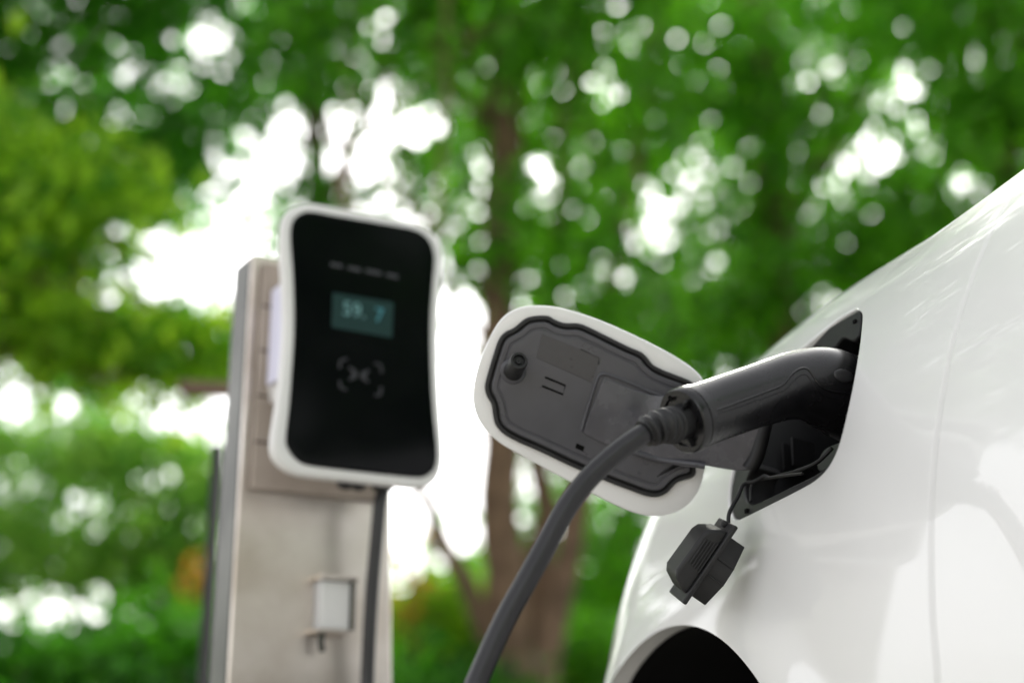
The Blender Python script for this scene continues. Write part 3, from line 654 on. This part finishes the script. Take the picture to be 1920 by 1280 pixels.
# openings between the boughs where sky shows: (x, y, half width, half height, how open) as sight lines from the driveway
GAPS = np.array([(105, 170, 45, 65, 1), (130, 5, 35, 30, .8), (240, 130, 60, 70, .6), (410, 80, 70, 60, .95), (330, 150, 95, 60, .65), (245, 220, 60, 60, .7), (470, 20, 60, 30, .5), (545, 255, 52, 95, 1), (635, 270, 60, 90, .95),
                 (690, 305, 55, 45, .95), (765, 230, 100, 60, .85), (715, 50, 60, 70, .7), (735, 140, 75, 80, .7), (450, 290, 100, 60, .7), (370, 370, 60, 45, .6), (440, 390, 95, 65, .85), (330, 465, 140, 55, .82),
                 (260, 540, 135, 60, .88), (230, 440, 90, 30, .8), (420, 470, 80, 80, .85), (490, 340, 50, 60, .8), (740, 400, 75, 40, .7), (660, 360, 50, 30, .6), (910, 320, 32, 70, .8), (880, 600, 42, 70, .9), (845, 760, 75, 130, .9), (860, 960, 70, 130, .9),
                 (770, 960, 50, 90, 1), (960, 880, 40, 60, .7), (90, 770, 130, 70, .85), (340, 770, 110, 65, .9), (230, 730, 110, 60, .7), (40, 910, 80, 60, .75), (140, 950, 85, 60, .85), (290, 905, 75, 45, .8), (60, 1130, 90, 60, .75),
                 (210, 970, 45, 35, .6), (250, 1060, 45, 35, .6), (20, 1000, 50, 60, .6), (1015, 325, 42, 60, .85), (1095, 265, 32, 32, .6), (1140, 170, 52, 52, .75), (1190, 60, 70, 60, .35), (1360, 280, 75, 60, .6), (1310, 310, 60, 45, .55),
                 (1210, 410, 75, 90, .7), (1150, 525, 55, 55, .85), (1260, 450, 55, 55, .55), (1420, 370, 75, 60, .4), (1600, 320, 62, 80, .85), (1690, 170, 72, 72, .85), (1640, 270, 50, 50, .6), (1560, 370, 75, 60, .5),
                 (1820, 340, 75, 50, .85), (1880, 320, 40, 40, .6), (1740, 260, 60, 60, .5), (1060, 580, 50, 40, .5), (1010, 880, 60, 80, .7), (1110, 1080, 40, 45, .75), (1190, 1030, 42, 55, .7), (1850, 60, 60, 60, .35), (1500, 130, 70, 60, .3),
                 (60, 30, 60, 50, .4), (20, 700, 60, 60, .5), (990, 160, 40, 40, .4), (1480, 470, 60, 60, .4)])
def openness(pts):
    q = pts - CAM; d = q @ CF; d = np.maximum(d, .5); x = 960 + FPX*(q @ CR)/d; y = 640 - FPX*(q @ CU)/d
    o = np.full(len(pts), .0)
    for gx, gy, rx, ry, st_ in GAPS:
        e = ((x-gx)/(rx*.66))**2 + ((y-gy)/(ry*.66))**2; o = np.maximum(o, st_*.76*np.clip(1.45-e*.75, 0, 1))
    return o
def leaf_mesh(name, C, size, tone, mt, parent, droop=.35):
    n = len(C); rng = RNG
    a = rng.normal(size=(n, 3)); a[:, 2] -= droop; a /= np.linalg.norm(a, axis=1)[:, None]
    b = rng.normal(size=(n, 3)); b[:, 2] *= .5; b = np.cross(a, b); b /= np.linalg.norm(b, axis=1)[:, None]; c = np.cross(a, b)
    L = (size*rng.uniform(.7, 1.3, n))[:, None]; W = L*.30
    V = np.empty((n, 4, 3)); V[:, 0] = C - a*L*.5; V[:, 2] = C + a*L*.5; V[:, 1] = C + b*W + c*W*.35; V[:, 3] = C - b*W + c*W*.35
    V = V.reshape(-1, 3) - np.array(root_of(parent).location)
    i0 = np.arange(n)*4; T = np.stack([i0, i0+1, i0+2, i0, i0+2, i0+3], 1).ravel()
    me = bpy.data.meshes.new(name); me.vertices.add(4*n); me.vertices.foreach_set('co', V.ravel())
    me.loops.add(6*n); me.loops.foreach_set('vertex_index', T.astype(np.int32)); me.polygons.add(2*n)
    me.polygons.foreach_set('loop_start', np.arange(0, 6*n, 3, dtype=np.int32)); me.update(calc_edges=True)
    at = me.attributes.new('tone', 'FLOAT', 'POINT'); at.data.foreach_set('value', np.repeat(np.clip(tone, 0, 1), 4).astype(np.float32))
    me.materials.append(mt); o = bpy.data.objects.new(name, me); COL.objects.link(o); o.parent = parent; return o
def foliage(name, parent, blobs, leaves, size, mt, clump=.16, per=26, prune=1.0, droop=.35, tone=(.45, .22)):
    """blobs: (centre, radii); leaves gathered in clumps through the blobs' volume, thinned where the boughs part"""
    vol = np.array([b[1][0]*b[1][1]*b[1][2] for b in blobs])**.8; vol /= vol.sum(); CC = []
    for (c, r), f in zip(blobs, vol):
        m = int(leaves/per*f*1.0)+1; u = RNG.normal(size=(m, 3)); u /= np.linalg.norm(u, axis=1)[:, None]; u *= RNG.uniform(.15, 1, m)[:, None]**(1/2.2); CC.append(np.asarray(c)+u*np.asarray(r))
    CC = np.vstack(CC); keep = RNG.random(len(CC)) > openness(CC)*prune; CC = CC[keep]; m = len(CC)
    ct = RNG.normal(tone[0], tone[1], m); k = np.repeat(np.arange(m), per)
    sp = clump*RNG.uniform(.6, 1.35, m); off = RNG.normal(size=(len(k), 3))*sp[k][:, None]*np.array([1, 1, .6])
    pos = CC[k]+off; op = openness(pos); keep = (RNG.random(len(pos)) > op*prune*.97) & (pos[:, 2] > .05); pos = pos[keep]; k = k[keep]
    return leaf_mesh(name, pos, size, ct[k] + RNG.normal(0, .12, len(k)), mt, parent, droop)
def trunk(parent, stems, name='trunk'):
    """each stem: list of (point, radius); all stems of a tree grow from one foot"""
    VV = []; FF = []; b = 0
    for st_ in stems:
        q = crom(np.array([[*p, r] for p, r in st_]), 26); q[1:-1, :3] += RNG.normal(0, .012, (24, 3)); V, F = sweep(q[:, :3], q[:, 3]*(1+RNG.normal(0, .05, 26)), 12)
        VV.append(V); FF += [tuple(i+b for i in f) for f in F]; b += len(V)
    return fix_normals(mobj(name, np.vstack(VV), FF, M['bark'], parent))
def ground_at(px, d): p = P(px, 1280, d); return np.array([p[0], p[1], 0])
def tree(name, label, foot, stems, blobs, leaves, size, mt, group='trees behind the charger', twigs=14, **k):
    t = empty(name, tuple(foot), label, 'tree', group)
    st_ = list(stems)
    for q in range(twigs):                                     # limbs reaching from the stems into the crown
        s_ = stems[q % len(stems)]; i = RNG.integers(max(1, len(s_)//2), len(s_)); p, r = s_[i]; c, rr_ = blobs[RNG.integers(len(blobs))]
        e = np.asarray(c) + RNG.uniform(-.6, .6, 3)*np.asarray(rr_); mid = (np.asarray(p)+e)/2 + RNG.normal(0, .12, 3)
        st_.append([(np.asarray(p), r*.5), (mid, r*.32), (e, .008)])
    trunk(t, st_); foliage('crown', t, blobs, leaves, size, mt, **k); return t
def blob(px, py, d, rpx, rpy, rd): p = P(px, py, d); return (p, (rpx*d/FPX, rd, rpy*d/FPX))

# main many-stemmed tree straight behind the flap
D = 6.4; ft = ground_at(985, D)
stems = [[(ft, .15), (P(965, 1290, D), .12), (P(945, 1080, D), .098), (P(938, 840, D), .092), (P(938, 560, D), .088), (P(945, 300, D), .080), (P(945, 60, D), .07), (P(930, -260, D), .03)],
         [(ft, .09), (P(945, 1250, D), .075), (P(885, 1115, D-.1), .048), (P(815, 980, D-.2), .040), (P(770, 890, D-.3), .034), (P(700, 640, D-.4), .028), (P(640, 300, D-.5), .02)],
         [(ft, .09), (P(1020, 1220, D+.1), .085), (P(1065, 1060, D+.2), .062), (P(1090, 900, D+.2), .055), (P(1130, 600, D+.3), .04), (P(1200, 250, D+.3), .03), (P(1250, -100, D+.2), .02)],
         [(ft, .08), (P(1000, 1180, D+.3), .08), (P(1020, 950, D+.4), .060), (P(1010, 700, D+.5), .04), (P(1060, 300, D+.5), .03), (P(1090, -100, D+.5), .02)]]
bl = [blob(860, 120, D, 190, 160, .8), blob(1020, 420, D, 140, 150, .7), blob(1100, 140, D, 180, 170, .9), blob(960, -120, D, 420, 170, 1.1), blob(880, 420, D, 90, 120, .5), blob(640, 90, D-.4, 150, 120, .7), blob(1200, 560, D+.2, 170, 130, .7), blob(1060, 640, D, 100, 80, .5), blob(700, -520, D-.8, 420, 200, 1.2), blob(1250, -560, D-.6, 400, 220, 1.2)]
tree('tree', 'many-stemmed brown tree straight behind the open flap', ft, stems, bl, 14500, .085, M['leaf'], clump=.13, per=12, tone=(.48, .36))
# slimmer tree behind the charger
D = 8.2; ft = ground_at(640, D)
stems = [[(ft, .10), (P(630, 1100, D), .085), (P(615, 700, D), .075), (P(598, 370, D), .065), (P(590, 180, D), .055), (P(640, -60, D), .03)], [(P(600, 400, D), .05), (P(700, 180, D), .035), (P(800, -60, D), .02)]]
bl = [blob(480, 150, D, 170, 150, .9), blob(640, 60, D, 200, 140, .9), blob(800, 240, D, 130, 160, .8), blob(360, 260, D, 150, 110, .8), blob(560, 420, D, 120, 90, .6), blob(720, 400, D, 110, 90, .6), blob(560, -120, D, 330, 130, 1.0), blob(500, -480, D-1, 450, 200, 1.3)]
tree('tree', 'slim tree with a thin brown trunk showing right above the charger', ft, stems, bl, 9500, .092, M['leaf_dark'], clump=.13, per=12, tone=(.5, .36))
# dark tree at the upper left
D = 7.0; ft = ground_at(-330, D)
stems = [[(ft, .12), (P(-330, 1000, D), .10), (P(-300, 500, D), .08), (P(-180, 150, D), .06), (P(60, -60, D), .04)]]
bl = [blob(130, 110, D, 190, 130, .9), blob(330, 40, D, 180, 120, .9), blob(60, 240, D, 150, 100, .7), blob(300, 270, D, 150, 90, .7), blob(150, -120, D, 380, 130, 1.0), blob(380, 330, D, 110, 80, .6), blob(-90, 100, D, 130, 200, .8), blob(100, -450, D-1, 420, 220, 1.2), blob(-400, -100, D-.5, 250, 350, 1.2)]
tree('tree', 'dark green tree filling the upper left corner', ft, stems, bl, 12500, .092, M['leaf_dark'], tone=(.5, .25), clump=.14, per=14)
# bright yellow-green tree at the left edge
D = 5.4; ft = ground_at(-150, D)
stems = [[(ft, .09), (P(-150, 1000, D), .08), (P(-100, 600, D), .06), (P(-30, 350, D), .04)], [(P(-120, 750, D), .05), (P(60, 640, D), .03), (P(220, 640, D), .015)]]
bl = [blob(50, 330, D, 140, 100, .5), blob(90, 560, D, 170, 90, .5), blob(170, 690, D, 190, 60, .4), blob(-60, 480, D, 150, 180, .6), blob(330, 690, D, 110, 60, .4), blob(190, 400, D, 140, 60, .4), blob(330, 620, D, 100, 50, .4)]
tree('tree', 'bright yellow-green tree at the left edge of the view', ft, stems, bl, 4600, .088, M['leaf_yellow'], tone=(.5, .42), clump=.11, per=12)
# paler, lower tree at the left
D = 7.6; ft = ground_at(440, D)
stems = [[(ft, .08), (P(440, 1180, D), .06), (P(420, 1080, D), .04), (P(300, 960, D), .022), (P(180, 880, D), .012)], [(P(435, 1150, D), .03), (P(300, 1080, D), .02), (P(120, 1040, D), .012)]]
bl = [blob(60, 860, D, 170, 80, .7), blob(240, 840, D, 160, 80, .6), blob(330, 960, D, 120, 130, .6), blob(120, 1040, D, 180, 100, .7), blob(330, 1100, D, 110, 90, .5), blob(-60, 980, D, 130, 160, .7)]
tree('tree', 'low pale green tree left of the steel post', ft, stems, bl, 8000, .085, M['leaf_pale'], tone=(.4, .3), clump=.13, per=14)
# dense trees at the right, over the car
D = 8.6; ft = ground_at(1480, D)
stems = [[(ft, .14), (P(1480, 1000, D), .12), (P(1470, 600, D), .10), (P(1450, 300, D), .08), (P(1440, 0, D), .05)], [(P(1465, 450, D), .07), (P(1600, 200, D), .05), (P(1680, 0, D), .03)]]
bl = [blob(1300, 150, D, 170, 170, 1.0), blob(1460, 330, D, 170, 150, .9), blob(1560, 100, D, 190, 150, 1.0), blob(1330, 520, D, 190, 140, .9), blob(1520, 560, D, 170, 110, .9), blob(1420, -100, D, 380, 130, 1.1), blob(1220, 300, D, 120, 160, .8), blob(1340, 650, D, 130, 70, .7), blob(1230, 620, D, 110, 80, .6)]
tree('tree', 'dense green tree rising above the connector and the port', ft, stems, bl, 10500, .098, M['leaf'], tone=(.48, .36), clump=.14, per=12)
D = 7.4; ft = ground_at(1900, D)
stems = [[(ft, .13), (P(1900, 1000, D), .11), (P(1890, 500, D), .09), (P(1870, 200, D), .06), (P(1850, -60, D), .04)]]
bl = [blob(1800, 140, D, 190, 160, .9), blob(1740, 400, D, 150, 120, .8), blob(1930, 280, D, 150, 160, .8), blob(1850, -90, D, 280, 130, 1.0), blob(2060, 60, D, 170, 220, .9), blob(1620, 440, D, 120, 90, .6)]
tree('tree', 'bright green tree in the upper right corner above the shoulder of the car', ft, stems, bl, 8500, .095, M['leaf'], tone=(.66, .32), clump=.14, per=12)
# farther trees that close the view
for lab, x, dd, mt, bls in (('far dark tree glimpsed low between the post and the trunks', 800, 13.5, 'leaf_dark', [(800, 1180, 190, 70), (700, 1230, 200, 80), (1000, 1130, 170, 110)]),
                            ('far green tree low behind the wheel arch and the cable', 1180, 12.5, 'leaf', [(1120, 960, 150, 150), (1220, 820, 160, 140), (1060, 1150, 160, 110), (1200, 1120, 130, 130)]),
                            ('far hazy tree seen through the middle of the leaves', 1080, 14.0, 'leaf', [(1020, 250, 210, 260), (1250, 250, 230, 260), (1130, 560, 230, 160), (850, 60, 210, 130)]),
                            ('far tree behind the left hand branches', 540, 13.0, 'leaf_dark', [(120, 250, 260, 200), (420, 120, 260, 170), (150, 640, 230, 110), (310, 470, 210, 100), (230, 755, 250, 75), (300, 1000, 200, 140), (60, 1050, 190, 160)]),
                            ('far tree behind the right hand leaves', 1650, 14.0, 'leaf', [(1500, 150, 260, 220), (1780, 150, 260, 220), (1560, 480, 260, 160), (1850, 420, 230, 160)])):
    ft = ground_at(x, dd); s0 = [[(ft, .13), (P(x, 1180, dd), .10), (P(x, 700 if dd > 13.6 else 1000, dd), .05), (P((x+bls[0][0])/2, bls[0][1], dd), .03)]]
    tree('tree', lab, ft, s0, [blob(a, b, dd, c, e, 1.4) for a, b, c, e in bls], 4200, .15, M[mt], per=12, prune=.72, clump=.26, group='far trees', twigs=3, tone=(.5, .35))
# shrubs along the bottom
def shrub(label, px, d, h, w_, leaves, size, mt, cat='shrub', **k):
    f = ground_at(px, d); t = empty('shrub', tuple(f), label, cat, 'shrubs under the trees')
    st_ = [[(f, .02), (f + [RNG.uniform(-.3, .3)*w_, RNG.uniform(-.2, .2), h*.5], .012), (f + [RNG.uniform(-.8, .8)*w_, RNG.uniform(-.3, .3), h*.85], .005)] for _ in range(6)]
    trunk(t, st_, 'stems'); foliage('leaves', t, [(f + [0, 0, h*.55], (w_, w_*.7, h*.45)), (f + [w_*.3, 0, h*.7], (w_*.6, w_*.5, h*.3))], leaves, size, M[mt], clump=.11, prune=.75, **k); return t
shrub('broad dark shrub in the lower left corner', 60, 5.6, 1.15, .75, 9000, .075, 'leaf_dark', tone=(.3, .2))
shrub('dark green shrub beside the black gate post', 250, 6.0, 1.25, .65, 9000, .075, 'leaf_dark', tone=(.6, .3))
shrub('small bright shrub between the pale tree and the gate post', 340, 6.6, 1.50, .35, 5000, .075, 'leaf', tone=(.7, .25))
shrub('yellow-green shrub between the steel post and the trunks', 815, 6.9, 1.62, .42, 6500, .085, 'leaf_yellow', tone=(.55, .25))
shrub('dark low shrub right of the steel post', 800, 5.9, 1.06, .45, 6000, .075, 'leaf_dark', tone=(.3, .2))
shrub('shrub at the foot of the many-stemmed tree', 1090, 7.2, 1.35, .42, 5000, .085, 'leaf', tone=(.5, .25))
for px, py, d, lab in ((768, 1105, 6.6, 'cluster of yellow and orange blossom right of the steel post'), (376, 1088, 6.3, 'single orange blossom cluster left of the gate post')):
    c = P(px, py, d); f = np.array([c[0], c[1], 0]); t = empty('flowering_plant', tuple(f), lab, 'flower', 'blossoms among the shrubs')
    trunk(t, [[(f, .012), ((f+c)/2 + [.03, 0, 0], .009), (c, .005)]], 'stem')
    m = 50; leaf_mesh('blossom', c + RNG.normal(size=(m, 3))*np.array([.05, .05, .07]), .06, RNG.random(m) if px > 500 else RNG.random(m)*.4, M['petal'], t)

# ------------------------------------------------------------------ unseen wood behind and to the right, added to block sky and darken reflections
belt = empty('wood', (0, -8, 0)); tag(belt, 'unseen belt of trees added behind the camera to darken reflections', 'wood', kind='stuff')
bb = []
for a in range(84, 170, 11):
    r_ = 7.5 + RNG.uniform(-.8, .8); x, y = r_*math.sin(math.radians(a)), r_*math.cos(math.radians(a))
    bb += [(np.array([x, y, 1.8]), (1.2, 1.2, 1.7)), (np.array([x*1.05, y*1.05, 4.6]), (1.6, 1.6, 2.2))]
foliage('leaves', belt, bb, 24000, .20, M['leaf_dark'], clump=.35, prune=0.0)
bs = [[(np.array([b[0][0], b[0][1], 0]), .14), (np.array([b[0][0], b[0][1], 2.5]), .10), (b[0]*[1.03, 1.03, 2.4], .03)] for b in bb[::2]]
trunk(belt, bs, 'trunks')

# low far thicket that closes the horizon beyond the trees
thk = empty('thicket', (0, 15, 0)); tag(thk, 'low green thicket closing the horizon beyond all the trees', 'thicket', kind='stuff')
tb = []
for a in np.arange(-62, 80, 4.5):
    r_ = 16 + RNG.uniform(-1.2, 1.2); h_ = RNG.uniform(1.3, 2.0)
    tb.append((np.array([r_*math.sin(math.radians(a)), r_*math.cos(math.radians(a)), h_*.5]), (1.1, .9, h_*.62)))
foliage('leaves', thk, tb, 17000, .17, M['leaf_dark'], clump=.26, prune=0.3, tone=(.5, .35))
